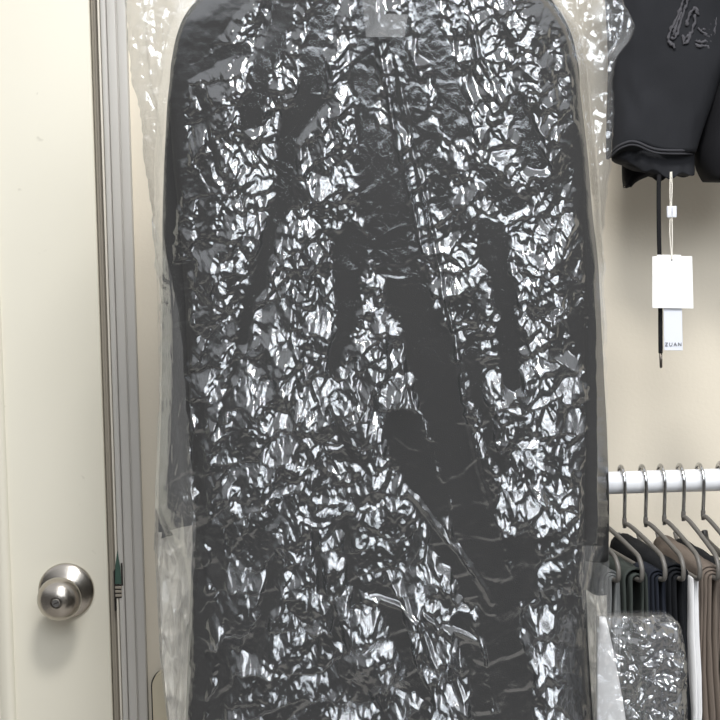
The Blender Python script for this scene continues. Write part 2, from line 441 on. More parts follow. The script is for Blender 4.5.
bm = bmesh.new(); lathe_y(bm, kc.x, kc.z, [(0, .001), (.0335, .001), (.0335, -.0020), (.0325, -.0038), (.029, -.0058), (.020, -.0095), (.0145, -.012), (.013, -.0135), (.0125, -.022), (.0125, -.026), (0, -.026)])
bm_obj('rosette', bm, M['steel'], dr, auto=40)
bm = bmesh.new(); lathe_y(bm, kc.x, kc.z, [(0, -.060), (.0050, -.060), (.0050, -.0646), (.0044, -.0654), (0, -.0654)], 32)
kb = bm_obj('lock_button', bm, M['chrome'], kn, auto=40)
bm = bmesh.new(); box(bm, kc.x - .0030, kc.x + .0030, -.0656, -.0640, kc.z - .0006, kc.z + .0006)
for v in bm.verts:
    d = v.co - Vector((kc.x, 0, kc.z)); c, s = math.cos(.35), math.sin(.35)
    v.co = Vector((kc.x + d.x * c - d.z * s, v.co.y, kc.z + d.x * s + d.z * c))
sl = bm_obj('key_slot', bm, M['gap'], kn, smooth=False)

# cream rounded box low on the wall
def rounded_box(name, px0, px1, py0, zlow, y0, y1, r, mat):
    p0, p1 = at(px0, py0, y0), at(px1, py0, y0)
    bm = bmesh.new()
    ring = []
    for cx, cz, a0 in ((p0.x + r, p0.z - r, 90), (p0.x + r, zlow + r, 180), (p1.x - r, zlow + r, 270), (p1.x - r, p0.z - r, 0)):
        for k in range(9):
            a = R(a0 + k * 90 / 8); ring.append((cx + r * math.cos(a), cz + r * math.sin(a)))
    f = bm.faces.new([bm.verts.new((x, y0, z)) for x, z in ring])
    g = bmesh.ops.extrude_face_region(bm, geom=[f])
    bmesh.ops.translate(bm, verts=[v for v in g['geom'] if isinstance(v, bmesh.types.BMVert)], vec=(0, y1 - y0, 0))
    es = [e for e in bm.edges if abs(e.verts[0].co.y - y0) < 1e-6 and abs(e.verts[1].co.y - y0) < 1e-6]
    bmesh.ops.bevel(bm, geom=es, offset=.002, segments=2, affect='EDGES')
    return bm
pb = empty('wall_box', (at(190, 720, 0).x, 0, .62))
tag(pb, 'cream rounded box low on the wall, right of the grey door frame, behind the bag', 'box')
bm_obj('cover', rounded_box('c', 151.5, 250, 672, .60, -.022, -.006, .018, None), M['cream'], pb, auto=30)
bm_obj('gasket', rounded_box('g', 150.3, 251, 670.8, .598, -.008, 0.0, .019, None), M['gap'], pb, auto=30)

# ------------------------------------------------------------------ coat on its hanger
YC = -0.335
BODY = [(-62, 335, 432), (-45, 290, 478), (-25, 240, 520), (0, 200, 547), (20, 184, 562), (40, 177, 571), (70, 172, 577), (100, 171, 578), (160, 175, 581), (220, 181, 583), (300, 187, 585), (400, 191, 584), (540, 194, 582), (640, 190, 586), (720, 187, 591), (900, 184, 600)]
SL_L = [(24, 190, 212), (60, 173, 220), (100, 168, 214), (160, 165, 208), (220, 163, 206), (300, 163, 203), (400, 162, 201), (480, 159.5, 199), (529, 159, 197)]
SL_R = [(24, 540, 556), (60, 535, 576), (100, 540, 580), (160, 545, 587), (220, 552, 592), (260, 558, 597), (340, 564, 601), (420, 568, 605), (500, 574, 607), (556, 579, 607)]
DEPTH = [(-62, .058), (-25, .060), (20, .060), (100, .060), (300, .060), (500, .061), (720, .064), (900, .066)]
coat = empty('coat', at(385, -60, YC))
tag(coat, 'long charcoal coat hanging inside the big crinkled clear plastic bag', 'coat')
cb = lambda X, Y: .004 * vnoise(X / 38, Y / 160, 3) + .0015 * vnoise(X / 14, Y / 50, 4)
loft('body', BODY, YC, DEPTH, M['coat'], coat, nx=120, ny=150, bump=cb, power=4.0)
loft('sleeve', SL_L, YC + .019, .024, M['coat'], coat, nx=40, ny=70, bump=cb, pyw=lambda t, p: np.where(p > 480, -7 * (t - .1) * (p - 480) / 51, 0))
loft('sleeve', SL_R, YC + .012, .032, M['coat'], coat, nx=40, ny=70, bump=cb)
bm = bmesh.new()
cl = [at(x, y, YC - d) for x, y, d in ((352, -64, .02), (358, -30, .040), (372, 0, .052), (384, 40, .060))]
cr = [at(x, y, YC - d) for x, y, d in ((424, -64, .02), (418, -30, .040), (402, 0, .052), (386, 42, .061))]
for c_ in (cl, cr): tube(bm, c_, [.010, .010, .009, .005], 10, 2, flat=.35)
bm_obj('collar', bm, M['coat'], coat)
bm = bmesh.new(); p = at(392, -6, YC - .054)
box(bm, p.x - .0085, p.x + .0045, p.y - .003, p.y - .0015, p.z - .0085, p.z + .008, .0004)
bm_obj('neck_label', bm, M['card'], coat, smooth=False)['label'] = 'white neck label'

def wall_hook(px, py, y, label):
    p = at(px, py, y)
    o = empty('wall_hook', (p.x, 0, p.z))
    tag(o, label, 'hook')
    bm = bmesh.new(); lathe_y(bm, p.x, p.z, [(0, 0), (.022, 0), (.022, -.006), (.016, -.009), (0, -.009)], 24)
    bm_obj('base_plate', bm, M['chrome'], o, auto=40)
    bm = bmesh.new(); tube(bm, [(p.x, -.008, p.z), (p.x, y - .004, p.z), (p.x, y - .018, p.z + .004), (p.x, y - .024, p.z + .018)], .0045, 10, 2)
    bm_obj('arm', bm, M['chrome'], o)
    return p
hp = wall_hook(385, -168, YC, 'long chrome wall hook above the frame holding the bagged coat')
hg = empty('coat_hanger', (hp.x, YC, hp.z))
tag(hg, 'coat hanger in the shoulders of the bagged charcoal coat', 'hanger')
bm = bmesh.new()
a, b_, c = at(232, -8, YC), at(385, -66, YC), at(520, -8, YC)
tube(bm, [a, a.lerp(b_, .5) + Vector((0, 0, .008)), b_, c.lerp(b_, .5) + Vector((0, 0, .008)), c], .009, 10, 2)
bm_obj('shoulder_bar', bm, M['blackplastic'], hg)
bm = bmesh.new()
tube(bm, [b_, Vector((hp.x, YC, hp.z - .045)), (hp.x + .012, YC, hp.z - .028), (hp.x + .020, YC, hp.z - .008), (hp.x + .014, YC, hp.z + .009), (hp.x, YC, hp.z + .0068), (hp.x - .014, YC, hp.z + .004), (hp.x - .018, YC, hp.z - .008)], .0022, 8, 2)
bm_obj('hook', bm, M['chrome'], hg)

# ------------------------------------------------------------------ the crinkled bag
bag = empty('garment_bag', at(385, -110, YC))
tag(bag, 'large crinkled clear plastic garment bag covering the long charcoal coat', 'garment bag')
XL = [(-112, 372), (-80, 240), (-50, 150), (-25, 128), (0, 125), (40, 127), (80, 133), (120, 140), (160, 145), (200, 150), (240, 154), (280, 158), (330, 161), (400, 160), (480, 156), (540, 155), (600, 158), (660, 161), (720, 168), (800, 172)]
XR = [(-112, 400), (-80, 520), (-50, 590), (-25, 612), (0, 622), (15, 630), (28, 635), (42, 628), (55, 617), (70, 614), (100, 613), (160, 612), (200, 606), (240, 604), (300, 605), (400, 607), (560, 608.5), (600, 609), (720, 613), (800, 616)]
step = 0.95
py = np.arange(-112, 800, step)
XLi = np.interp(py, *np.array(XL, float).T); XRi = np.interp(py, *np.array(XR, float).T)
JL = 1.6 * vnoise(py / 14, py * 0, 71) + .8 * vnoise(py / 5, py * 0, 72)
JR = 1.2 * vnoise(py / 14, py * 0, 73) + .6 * vnoise(py / 5, py * 0, 74)
NXF = 530
t = np.linspace(0, 1, NXF)
GX = XLi[:, None] + (XRi - XLi)[:, None] * t
GY = np.repeat(py[:, None], NXF, 1)
# coat surface under the film
un_l = np.minimum(np.interp(py, *np.array(BODY, float)[:, :2].T), np.where((py > 24) & (py < 535), np.interp(py, *np.array(SL_L, float)[:, :2].T), 1e4))
un_r = np.maximum(np.interp(py, *np.array(BODY, float)[:, [0, 2]].T), np.where((py > 24) & (py < 558), np.interp(py, *np.array(SL_R, float)[:, [0, 2]].T), -1e4))
dep = np.interp(py, *np.array(DEPTH).T)
_k = np.hanning(101); _k /= _k.sum(); dep = np.where(py > 60, np.convolve(np.pad(dep, 50, mode='edge'), _k, 'valid'), dep) + .0012
_s = np.hanning(161); _s /= _s.sum()
un_l = np.where(py > 300, np.convolve(np.pad(un_l, 80, mode='edge'), _s, 'valid'), un_l); un_r = np.where(py > 300, np.convolve(np.pad(un_r, 80, mode='edge'), _s, 'valid'), un_r)
mid = (un_l + un_r) / 2; hw = (un_r - un_l) / 2 + 6
tt = np.clip(np.abs((GX - mid[:, None]) / hw[:, None]), 0, 1)
prof = dep[:, None] * (1 - tt ** 4.0) ** (1 / 3.0)
ker = np.hanning(15); ker /= ker.sum()
prof = np.apply_along_axis(lambda r: np.convolve(np.pad(r, 7, mode='edge'), ker, 'valid'), 1, prof)
pv = np.pad(prof, ((10, 10), (0, 0)), mode='edge'); k2 = np.hanning(21); k2 /= k2.sum()
prof = np.apply_along_axis(lambda r: np.convolve(r, k2, 'valid'), 0, pv)
edge = np.clip(np.minimum(GX - XLi[:, None], XRi[:, None] - GX) / 12, 0, 1)
# where the film lies smooth on the cloth: strips (points, width at start, width at end, how smooth)
SMOOTH = [
    ([(292, -40), (287, 0), (277, 40), (262, 80), (250, 118)], 9, 8, .95), ([(330, -40), (327, 0), (315, 60), (310, 100), (298, 118), (288, 150), (280, 200), (268, 250), (252, 300), (244, 335)], 9, 6, .95),
    ([(362, -10), (366, 60), (366, 120), (370, 175)], 7, 9, .95), ([(375, 150), (388, 230), (410, 300)], 16, 20, .78), ([(410, 300), (440, 390), (463, 470), (482, 540), (498, 610), (512, 700), (518, 780)], 20, 17, .85),
    ([(352, 240), (350, 300), (336, 370)], 13, 6, .9), ([(405, 425), (420, 470), (432, 505)], 18, 16, .9), ([(425, 500), (455, 560), (470, 600)], 10, 6, .8),
    ([(188, 45), (215, 18), (238, 0)], 15, 8, .85), ([(182, 70), (176, 110), (172, 170), (170, 260)], 8, 7, .85), ([(190, 75), (225, 52), (250, 50)], 7, 4, .8), ([(203, 95), (208, 140), (222, 180)], 4, 3, .8),
    ([(400, 30), (404, 70), (408, 125)], 8, 9, .8), ([(418, -20), (432, 40), (450, 90), (455, 125)], 11, 12, .92), ([(415, 105), (428, 150), (442, 200)], 11, 6, .8), ([(449, -10), (458, 18), (466, 38)], 5, 3, .95),
    ([(513, 98), (525, 130), (536, 165)], 5, 8, .95), ([(470, 165), (490, 190), (515, 205)], 5, 8, .85), ([(487, 235), (500, 285), (510, 340), (512, 380)], 11, 9, .92),
    ([(572, 30), (581, 110), (585, 200), (592, 300), (596, 400), (594, 530)], 5, 12, .85), ([(568, 320), (576, 345)], 8, 7, .9), ([(520, 540), (523, 560), (521, 585)], 13, 12, .93), ([(500, 470), (478, 400), (470, 350)], 4, 9, .7),
    ([(586, 540), (588, 620), (594, 760)], 6, 8, .85), ([(180, 270), (176, 380), (172, 480)], 12, 12, .55), ([(200, 400), (203, 500), (200, 600), (196, 760)], 6, 7, .6), ([(214, 530), (222, 585)], 7, 6, .85),
    ([(275, 560), (268, 600), (253, 650)], 7, 5, .85), ([(318, 530), (322, 590), (345, 650)], 4, 3, .8), ([(385, 590), (400, 640), (425, 690)], 9, 8, .85), ([(345, 520), (352, 560), (360, 600)], 5, 4, .75),
    ([(225, 640), (218, 700), (215, 780)], 7, 8, .8), ([(330, 400), (345, 440), (358, 460)], 3, 3, .9), ([(460, 620), (480, 680), (490, 780)], 9, 8, .75), ([(238, 350), (222, 420)], 4, 3, .8),
]
rough_x = GX + 4.5 * vnoise(GX / 20, GY / 26, 81) + 3 * vnoise(GX / 7, GY / 7, 82)
rough_y = GY + 7 * vnoise(GX / 22, GY / 22, 83)
A = np.ones_like(GX)
for pts, w0, w1, sm in SMOOTH:
    x0, x1 = min(p[0] for p in pts) - 45, max(p[0] for p in pts) + 45
    y0, y1 = min(p[1] for p in pts) - 45, max(p[1] for p in pts) + 45
    r0, r1 = np.searchsorted(py, [y0, y1])
    d, s = seg_dist(rough_x[r0:r1], rough_y[r0:r1], pts)
    ww = (w0 + (w1 - w0) * s) * np.where(GY[r0:r1] < 260, 1.4, 1.2)
    k = np.clip((ww + 2.5 - d) / 5.0, 0, 1)
    A[r0:r1] = np.minimum(A[r0:r1], 1 - (.5 + .5 * sm) * k)
A = A * np.clip(.98 + .55 * vnoise(GX / 26, GY / 45, 85), .6, 1.15)
A = A * np.clip((prof - .012) / .03, .15, 1)
# crumple: long facets fanning from the neck above, rounder ones below
NX0, NY0 = 385, -240
rr = np.hypot(GX - NX0, GY - NY0); an = np.arctan2(GX - NX0, GY - NY0)
low = np.clip((GY - 150) / 300, 0, 1)
PXr = an * 420; PYr = rr * (.40 + .25 * low)
wob = 1.3 * vnoise(GX / 8, GY / 8, 95); wob2 = 1.3 * vnoise(GX / 8, GY / 8, 96)
h = 4.2 * shards(PXr + wob, PYr + wob2, 26, 301) + 2.6 * shards(GX * 1.1 + .25 * GY * low + wob, GY * .68 + wob2, 12.5, 302) + 1.3 * shards(.82 * GX + .57 * GY + .5 * wob, (-.57 * GX + .82 * GY) * .55 + .5 * wob2, 6.6, 303) + .72 * shards(.87 * GX - .5 * GY, (.5 * GX + .87 * GY) * .6, 3.8, 304) + .35 * shards(GX, GY, 2.6, 307)
# sharp creases crossing the facets
h = h + 2.2 * (.4 - np.abs(shards(GX - .35 * GY + wob, GY * .8 + wob2, 17, 305))) + 1.1 * (.4 - np.abs(shards(GX + .3 * GY, GY * .9, 8.5, 306)))
h = np.clip(h, -8, 12) * (1.05 - .08 * np.clip((GY - 250) / 250, 0, 1))
# sagging folds: long slopes leaning out, short ones tucking back
ph = (GY + 20 * shards(GX, GY * .6, 46, 310) + 10 * shards(GX, GY, 18, 311) + .22 * (GX - 385)) / 40
saw = ph - np.floor(ph); saw = np.where(saw < .82, saw / .82, (1 - saw) / .18)
h = h + 7.0 * saw * (.6 + .75 * np.clip((GY - 200) / 220, 0, 1) + .35 * np.clip((GY - 560) / 100, 0, 1)) * np.clip((prof - .03) / .025, 0, 1)
fine = crumple(GX, GY, 8, (11, 5), (.9, .45))
fold = 4.5 * vnoise(an * 9 + .7 * vnoise(GX / 80, GY / 80, 91), rr / 260, 92)
RIDGE = [([(372, 10), (388, 90), (398, 150), (414, 215), (430, 275)], 4), ([(396, 60), (412, 150), (432, 235), (452, 330), (470, 430), (492, 520)], 4), ([(470, 20), (478, 60), (500, 95)], 4),
         ([(300, 430), (330, 470), (352, 480)], 3), ([(360, 590), (420, 610), (480, 640)], 4), ([(380, 560), (430, 640), (470, 700)], 4), ([(400, 480), (460, 550), (490, 600)], 4), ([(300, 250), (290, 330), (330, 420)], 3)]
rid = np.zeros_like(GX)
for pts, hh in RIDGE:
    d, s = seg_dist(GX + .3 * (rough_x - GX), GY, pts)
    rid = np.maximum(rid, hh * np.clip(1 - d / 4.0, 0, 1) * np.sin(np.pi * np.clip(s, .02, .98)) ** .4)
MMPX = .00094
off = .0035 + MMPX * (8.0 + A * (h + fold * .8) + (1 - A) * (.28 * fine + fold * .5) + rid)
mar = np.clip(prof / .042, 0, 1); mar = mar * mar * (3 - 2 * mar)                       # free margins: two sheets close together, long creases
side = 2.6 * shards(GX * 1.5, GY * .45, 20, 321) + 1.5 * shards(GX * 1.3, GY * .6, 9, 322) + .7 * shards(GX, GY, 5, 323) + 2 * (.4 - np.abs(shards(GX * 1.4 + .2 * GY, GY * .4, 15, 324)))
off = off * mar + (1 - mar) * (.006 + MMPX * side * 1.0)
SAG = (A * h) * mar * np.clip(edge, 0, 1)
Yf = -(prof + off) * np.clip(edge + .02, 0, 1) ** .5
JIT = JL[:, None] * np.clip(1 - t / .06, 0, 1) + JR[:, None] * np.clip(1 - (1 - t) / .05, 0, 1)
P = atn(GX + JIT, GY, YC - prof * np.clip(edge, 0, 1)); P[..., 1] = YC + Yf
P[..., 2] -= .85 * MMPX * SAG       # creased folds sag, so their upper sides are the broad ones
link('front_film', grid_mesh('front_film', P), M['film'], bag)
# back sheet
s2 = 3
GXb, GYb, pb_ = GX[::s2, ::s2], GY[::s2, ::s2], prof[::s2, ::s2]
if GXb.shape[1]: 
    eb = edge[::s2, ::s2]
    hb = crumple(GXb * 1.3, GYb * .5, 41, (24, 12), (2.6, 1.4))
    pb_ = np.maximum(pb_, .05 * np.clip(eb * 1.5, 0, 1) * np.clip((320 - GXb) / 60, 0, 1))
    Yb = (pb_ + .009 + MMPX * hb) * np.clip(eb + .01, 0, 1) ** .5
    Pb = atn(GXb + JIT[::s2, ::s2], GYb, np.full(GXb.shape, YC)); Pb[..., 1] = YC + Yb
    link('back_film', grid_mesh('back_film', Pb), M['backfilm'], bag)
# side gussets: milky folded film lying over both edges of the bag
for nm, ga, gb_, seed_ in (('left', [(215, 152), (260, 156), (300, 158), (400, 160), (480, 156), (540, 155), (600, 158), (660, 161), (720, 168), (800, 172)], [(215, 153), (260, 168), (300, 178), (400, 187), (520, 196.5), (600, 194), (720, 188), (800, 186)], 401),
                           ('right', [(545, 581), (575, 578), (600, 582), (660, 589), (720, 593), (800, 596)], [(545, 608), (600, 609), (720, 613), (800, 616)], 402)):
    gy = np.arange(ga[0][0], 800, 1.5)
    la = np.interp(gy, *np.array(ga, float).T); lb = np.interp(gy, *np.array(gb_, float).T)
    if nm == 'left': lb = lb + 1.2 * vnoise(gy / 12, gy * 0, 77)
    else: la = la + 1.2 * vnoise(gy / 12, gy * 0, 78)
    UX = la[:, None] + (lb - la)[:, None] * np.linspace(0, 1, 40); UY = np.repeat(gy[:, None], 40, 1)
    col_i = np.clip(((UX - np.interp(UY, py, XLi)) / (np.interp(UY, py, XRi) - np.interp(UY, py, XLi)) * (NXF - 1)), 0, NXF - 1).astype(int)
    row_i = np.clip(((UY - py[0]) / step), 0, len(py) - 1).astype(int)
    base = Yf[row_i, col_i]
    kk = np.hanning(9); kk /= kk.sum()
    base = np.apply_along_axis(lambda r: np.convolve(np.pad(r, 4, mode='edge'), kk, 'valid'), 0, base)
    hgs = 2.6 * shards(UX * 1.9, UY * .42, 16, seed_) + 1.5 * shards(UX * 1.6, UY * .5, 8, seed_ + 5) + 1.6 * (.4 - np.abs(shards(UX * 1.8 + .2 * UY, UY * .35, 13, seed_ + 7)))
    Pg = atn(UX, UY, YC + base); Pg[..., 1] = YC + base - .005 + MMPX * np.clip(hgs, -4, 3)
    link('gusset', grid_mesh('gusset', Pg), M['gusset'], bag)
    if True:
        r0 = int(((533 if nm == 'left' else 596) - gy[0]) / 1.5); Pf = Pg[r0:].copy()
        Pf[..., 1] = YC + .004 + base[r0:] * .35 + MMPX * 2.6 * hgs[r0:]
        Pf = Pf[:, 2:-2]
        link('added_pale_film', grid_mesh('added_pale_film', Pf), M['fold'], bag)  # invented extra layer, brightens the bag edges low down
# strip of tape closing the bag at the neck
def sheet(name, quads, mat, parent, smooth=False):
    bm = bmesh.new()
    for q in quads:
        f = bm.faces.new([bm.verts.new(v) for v in q])
    bmesh.ops.solidify(bm, geom=list(bm.faces), thickness=.0003)
    return bm_obj(name, bm, mat, parent, smooth)
YT = YC - .082
sheet('tape', [[at(361, -12, YT), at(384, -12, YT), at(385.5, 14, YT), at(408, 14.5, YT), at(404.5, 37, YT), at(366, 37, YT)]], M['tape'], bag)

# ------------------------------------------------------------------ black washed garment, upper right
YG = -0.14
gm = empty('denim_top', at(655, -90, YG))
tag(gm, 'washed black denim top with frayed lettering hanging at the upper right', 'top')
gb = lambda X, Y: .006 * vnoise(X / 26, Y / 80, 13) + .0018 * vnoise(X / 9, Y / 22, 14)
hem = lambda t, p: np.where(p > 40, (-8.5 * np.exp(-((t + .42) / .38) ** 2) + 4.5 * np.clip(-t - .75, 0, 1) * 6) * np.clip((p - 40) / 112, 0, 1), 0)
loft('body', [(-95, 600, 742), (-40, 592, 735), (0, 606, 732), (60, 609, 724), (95, 608, 713), (130, 607, 701), (153, 607, 694)], YG, .036, M['denim'], gm, nx=90, ny=70, bump=gb, pyw=hem, power=2.8)
wave = lambda t, p: np.where(p > 160, (5.5 * np.exp(-((t - .28) / .45) ** 2) - 8 * np.clip(-t - .1, 0, 1) + 3.0 * np.sin(t * 9)) * np.clip((p - 160) / 14, 0, 1), 0)
loft('hem_band', [(143, 613, 694), (160, 612, 694), (168, 616, 694), (173, 622, 693)], YG + .002, .030, M['denim'], gm, nx=80, ny=24, bump=lambda X, Y: .003 * vnoise(X / 7, Y / 20, 15), pyw=wave)
loft('inner_hem', [(150, 622, 668), (170, 622, 662), (180, 622.5, 636), (186, 624, 631)], YG + .03, .014, M['blackcloth'], gm, nx=40, ny=18, pyw=lambda t, p: 2.0 * np.sin(t * 7))
bm = bmesh.new()
for dy in (0, 3.2):
    pts = []
    for x in range(608, 695, 3):
        tq = (x - 650.5) / 43.5
        yy = 152.0 + dy - 9.0 * math.exp(-((tq + .42) / .38) ** 2) + 4.5 * max(0, -tq - .75) * 6
        sx = min(.999, abs(tq))
        pts.append(at(x, yy - 1.5, YG - .037 * (1 - sx ** 2.8) ** (1 / 2.8) - .0015))
    tube(bm, pts, .0011 if dy else .0015, 8, 1)
bm_obj('hem_stitching', bm, M['stitch'], gm)
loft('sleeve', [(-95, 730, 800), (20, 716, 806), (80, 708, 806), (120, 699, 804), (155, 694.5, 800), (172, 698, 790), (181, 705, 760)], YG + .014, .046, M['blackcloth'], gm, nx=50, ny=50, bump=gb)
LET = [[(675, 48), (672, 44), (668, 41.5), (668.5, 36), (671, 29), (674, 23), (678, 15), (681, 7), (684, -2), (686, -14)], [(670, 38), (675, 39), (677, 34), (679, 27), (681, 20), (684, 12), (687, 4), (689, -6)], [(673, 36), (675, 30), (677, 22), (680, 17), (682, 9)],
       [(686, 26), (688, 18), (690, 12), (693, 11), (695, 7), (697, 12), (700, 17)], [(695, 14), (695.5, 21), (693, 29), (690, 36), (688, 42), (684, 44), (683, 37), (684, 35)], [(685, 38), (690, 35), (692, 31)], [(687, 22), (688, 28)],
       [(697.5, 27), (701, 31), (705, 34), (708, 37), (711, 34), (713, 27), (715, 19)], [(709, 30), (710, 24), (712, 21), (716, 18), (715, 26), (714, 33), (711, 39)], [(696, 40), (700, 43), (702, 42), (705, 41), (709, 43), (711, 39)], [(695, 44), (699, 46), (704, 46), (708, 46.5), (710, 50)], [(703, 28), (705, 30)]]
rnd = random.Random(3)
bm = bmesh.new()
for L_ in LET:
    pts = []
    for (xa, ya), (xb, yb) in zip(L_, L_[1:]):
        for k in range(3):
            q = k / 3; x, y = xa + (xb - xa) * q + rnd.uniform(-.7, .7), ya + (yb - ya) * q + rnd.uniform(-.7, .7)
            sx = min(.99, abs((x - 668) / 62))
            pts.append(at(x, y, YG - .036 * (1 - sx ** 2.8) ** (1 / 2.8) - float(gb(np.array(x), np.array(y))) - .001))
    tube(bm, pts, [rnd.uniform(.0007, .0023) for _ in pts], 7)
bm_obj('frayed_lettering', bm, M['fray'], gm)
hp2 = wall_hook(668, -150, YG, 'chrome wall hook above the frame holding the black denim top')
hg2 = empty('top_hanger', (hp2.x, YG, hp2.z))
tag(hg2, 'hanger inside the washed black denim top at the upper right', 'hanger')
bm = bmesh.new(); b2 = at(668, -92, YG)
tube(bm, [at(615, -70, YG), b2, at(722, -70, YG)], .007, 10, 2)
bm_obj('shoulder_bar', bm, M['blackplastic'], hg2)
bm = bmesh.new(); tube(bm, [b2, (hp2.x, YG, hp2.z - .04), (hp2.x + .012, YG, hp2.z - .026), (hp2.x + .018, YG, hp2.z - .008), (hp2.x + .013, YG, hp2.z + .009), (hp2.x, YG, hp2.z + .0066), (hp2.x - .014, YG, hp2.z + .002)], .002, 8, 2)
bm_obj('hook', bm, M['chrome'], hg2)
# drawcord
bm = bmesh.new()
YD = YG - .030
tube(bm, [at(659.5, 160, YG - .02), at(658.6, 185, YD + .004), at(658.8, 230, YD), at(660.2, 290, YD), at(660.4, 330, YD), at(660.6, 353, YD)], .0024, 12, 2)
dc = bm_obj('drawcord', bm, M['cord'], gm)
bm = bmesh.new(); tube(bm, [at(660.6, 351, YD), at(660.9, 362, YD), at(661, 367, YD), at(661, 368, YD)], [.0017, .0016, .0015, .0007], 12)
bm_obj('aglet', bm, M['aglet'], dc)
# price tags
YP = YG - .040
tg = empty('price_tag', at(672, 256, YP))
tag(tg, 'square white price tag with small label hanging beside the black drawcord', 'tag')
def card(name, c, th, mat, parent, yy):
    ps = [at(x, y, yy) for x, y in c]
    bm = bmesh.new(); f = bm.faces.new([bm.verts.new(p) for p in ps])
    g = bmesh.ops.extrude_face_region(bm, geom=[f]); bmesh.ops.translate(bm, verts=[v for v in g['geom'] if isinstance(v, bmesh.types.BMVert)], vec=(0, th, 0))
    bmesh.ops.bevel(bm, geom=[e for e in bm.edges], offset=.0002, segments=1, affect='EDGES')
    return bm_obj(name, bm, mat, parent, smooth=False)
card('card', [(652.3, 256.3), (652.3, 308), (693.5, 308.6), (692.2, 256.2)], .0006, M['card'], tg, YP - .004)
card('backing_card', [(657, 254.8), (657, 300), (682, 300), (681, 254.8)], .0005, M['card'], tg, YP - .0026)
sm_ = card('small_label', [(663.5, 300), (664.2, 350.3), (682.8, 350.5), (681.8, 300)], .0005, M['label'], tg, YP - .0014)
cu = bpy.data.curves.new('lettering', 'FONT'); cu.body = 'ZUAN'; cu.size = .0054; cu.space_character = 1.35; cu.align_x = 'CENTER'; cu.extrude = .0002
to = bpy.data.objects.new('lettering', cu); col.objects.link(to)
bpy.context.view_layer.update()
me = bpy.data.meshes.new_from_object(to.evaluated_get(bpy.context.evaluated_depsgraph_get())); bpy.data.objects.remove(to)
p = at(673.3, 346, YP - .0021)
me.transform(Matrix.Translation(p) @ Euler((R(90), R(1), 0)).to_matrix().to_4x4() @ Matrix.Shear('XY', 4, (.15, 0)))
link('lettering', me, M['ink'], sm_, smooth=False)
bm = bmesh.new()
for x in (-1, 1):
    tube(bm, [at(671 + x * .6, 172, YG - .028), at(671 + x * 1.2, 190, YP), at(670.8 + x * .5, 207, YP), at(671 + x * 1.0, 218, YP), at(671 + x * 1.3, 235, YP - .004), at(671.8 + x * .3, 256, YP - .005), at(671.7, 259.5, YP - .0047)], .0006, 6, 2)
st = bm_obj('string', bm, M['thread'], tg)
bm = bmesh.new(); p0, p1 = at(666.8, 206.2, YP), at(676.3, 217.4, YP)
box(bm, p0.x, (p0.x + p1.x) / 2 - .0003, YP - .0025, YP + .0025, p1.z, p0.z, .0006); box(bm, (p0.x + p1.x) / 2 + .0003, p1.x, YP - .0025, YP + .0025, p1.z, p0.z, .0006)
bm_obj('string_lock', bm, M['label'], st, auto=30)
bm = bmesh.new(); pe = at(671.7, 259.8, YP - .004); lathe_y(bm, pe.x, pe.z, [(0, YP - .0046), (.0009, YP - .0046), (.0009, YP - .004), (0, YP - .004)], 16)
bm_obj('eyelet', bm, M['ink'], tg)

# ------------------------------------------------------------------ rail with hangers and trousers, lower right
YR = -0.215
ra, rb = at(556, 484.4, YR), at(905, 474.5, YR)
rl = empty('clothes_rail', ra)
tag(rl, 'white painted pipe rail holding the row of trouser hangers', 'rail')
bm = bmesh.new(); tube(bm, [ra, ra.lerp(rb, .5), rb], .0118, 32)
bm_obj('pipe', bm, M['rail'], rl, auto=50)
for q in (.015, .985):
    p = ra.lerp(rb, q)
    bm = bmesh.new(); tube(bm, [(p.x, p.y + .008, p.z), (p.x, -.004, p.z)], .007, 12)
    lathe_y(bm, p.x, p.z, [(0, 0), (.022, 0), (.022, -.004), (0, -.004)], 24)
    bm_obj('bracket', bm, M['rail'], rl, auto=40)

def ypy(x): return 483.0 - (x - 610) * .027       # rail centre in the photo
ZB = 1.41 - .336                                   # height of the bars
def trouser_hanger(name, nx, ny, fx, fy, mat, label, rear=.30, r=.0024, group=None, tip=True):
    """hook over the rail, one slanting arm to the front, bar running back level"""
    neck = at(nx, ny, YR)
    z_r = at(nx, ypy(nx), YR).z
    f = at(fx - 3.5, fy, YR - .115)
    d = Vector((f.x - neck.x, f.y - neck.y, 0)).normalized()
    o = empty(name, (neck.x, neck.y, z_r))
    tag(o, label, 'hanger', group)
    zb = ZB
    pts = [Vector((neck.x, YR + .0150, z_r - .010)) - d * 0, Vector((neck.x - .001, YR + .0165, z_r + .004)), Vector((neck.x - .001, YR + .009, z_r + .0165)), Vector((neck.x - .001, YR - .006, z_r + .0175)), Vector((neck.x, YR - .0155, z_r + .007)), Vector((neck.x, YR - .0160, z_r - .012)), Vector((neck.x, YR - .012, neck.z + .008))]
    bm = bmesh.new(); tube(bm, pts + [Vector((neck.x, YR - .012, neck.z - .004))], r * .85, 10, 2)
    bm_obj('hook', bm, M['chrome'], o)
    n2 = Vector((neck.x, YR - .012, neck.z + .006))
    top = Vector((f.x, f.y, zb + .024)) - d * .006
    rearp = Vector((f.x, f.y, zb)) - d * (rear * .62)
    pts = [n2, Vector((neck.x, YR - .012, neck.z - .002)), n2.lerp(top, .08) + Vector((0, 0, -.002)), n2.lerp(top, .5), n2.lerp(top, .9), top, Vector((f.x, f.y, zb + .015)) + d * .003, Vector((f.x, f.y, zb + .003)) + d * .003, Vector((f.x, f.y, zb)) - d * .005, Vector((f.x, f.y, zb)) - d * .03, rearp]
    if tip: pts += [rearp - d * .010 + Vector((0, 0, .002)), rearp - d * .016 + Vector((0, 0, .009))]
    bm = bmesh.new(); tube(bm, pts, r, 10, 2)
    bm_obj('arm_bar', bm, mat, o)
    return Vector((f.x, f.y, zb)), d
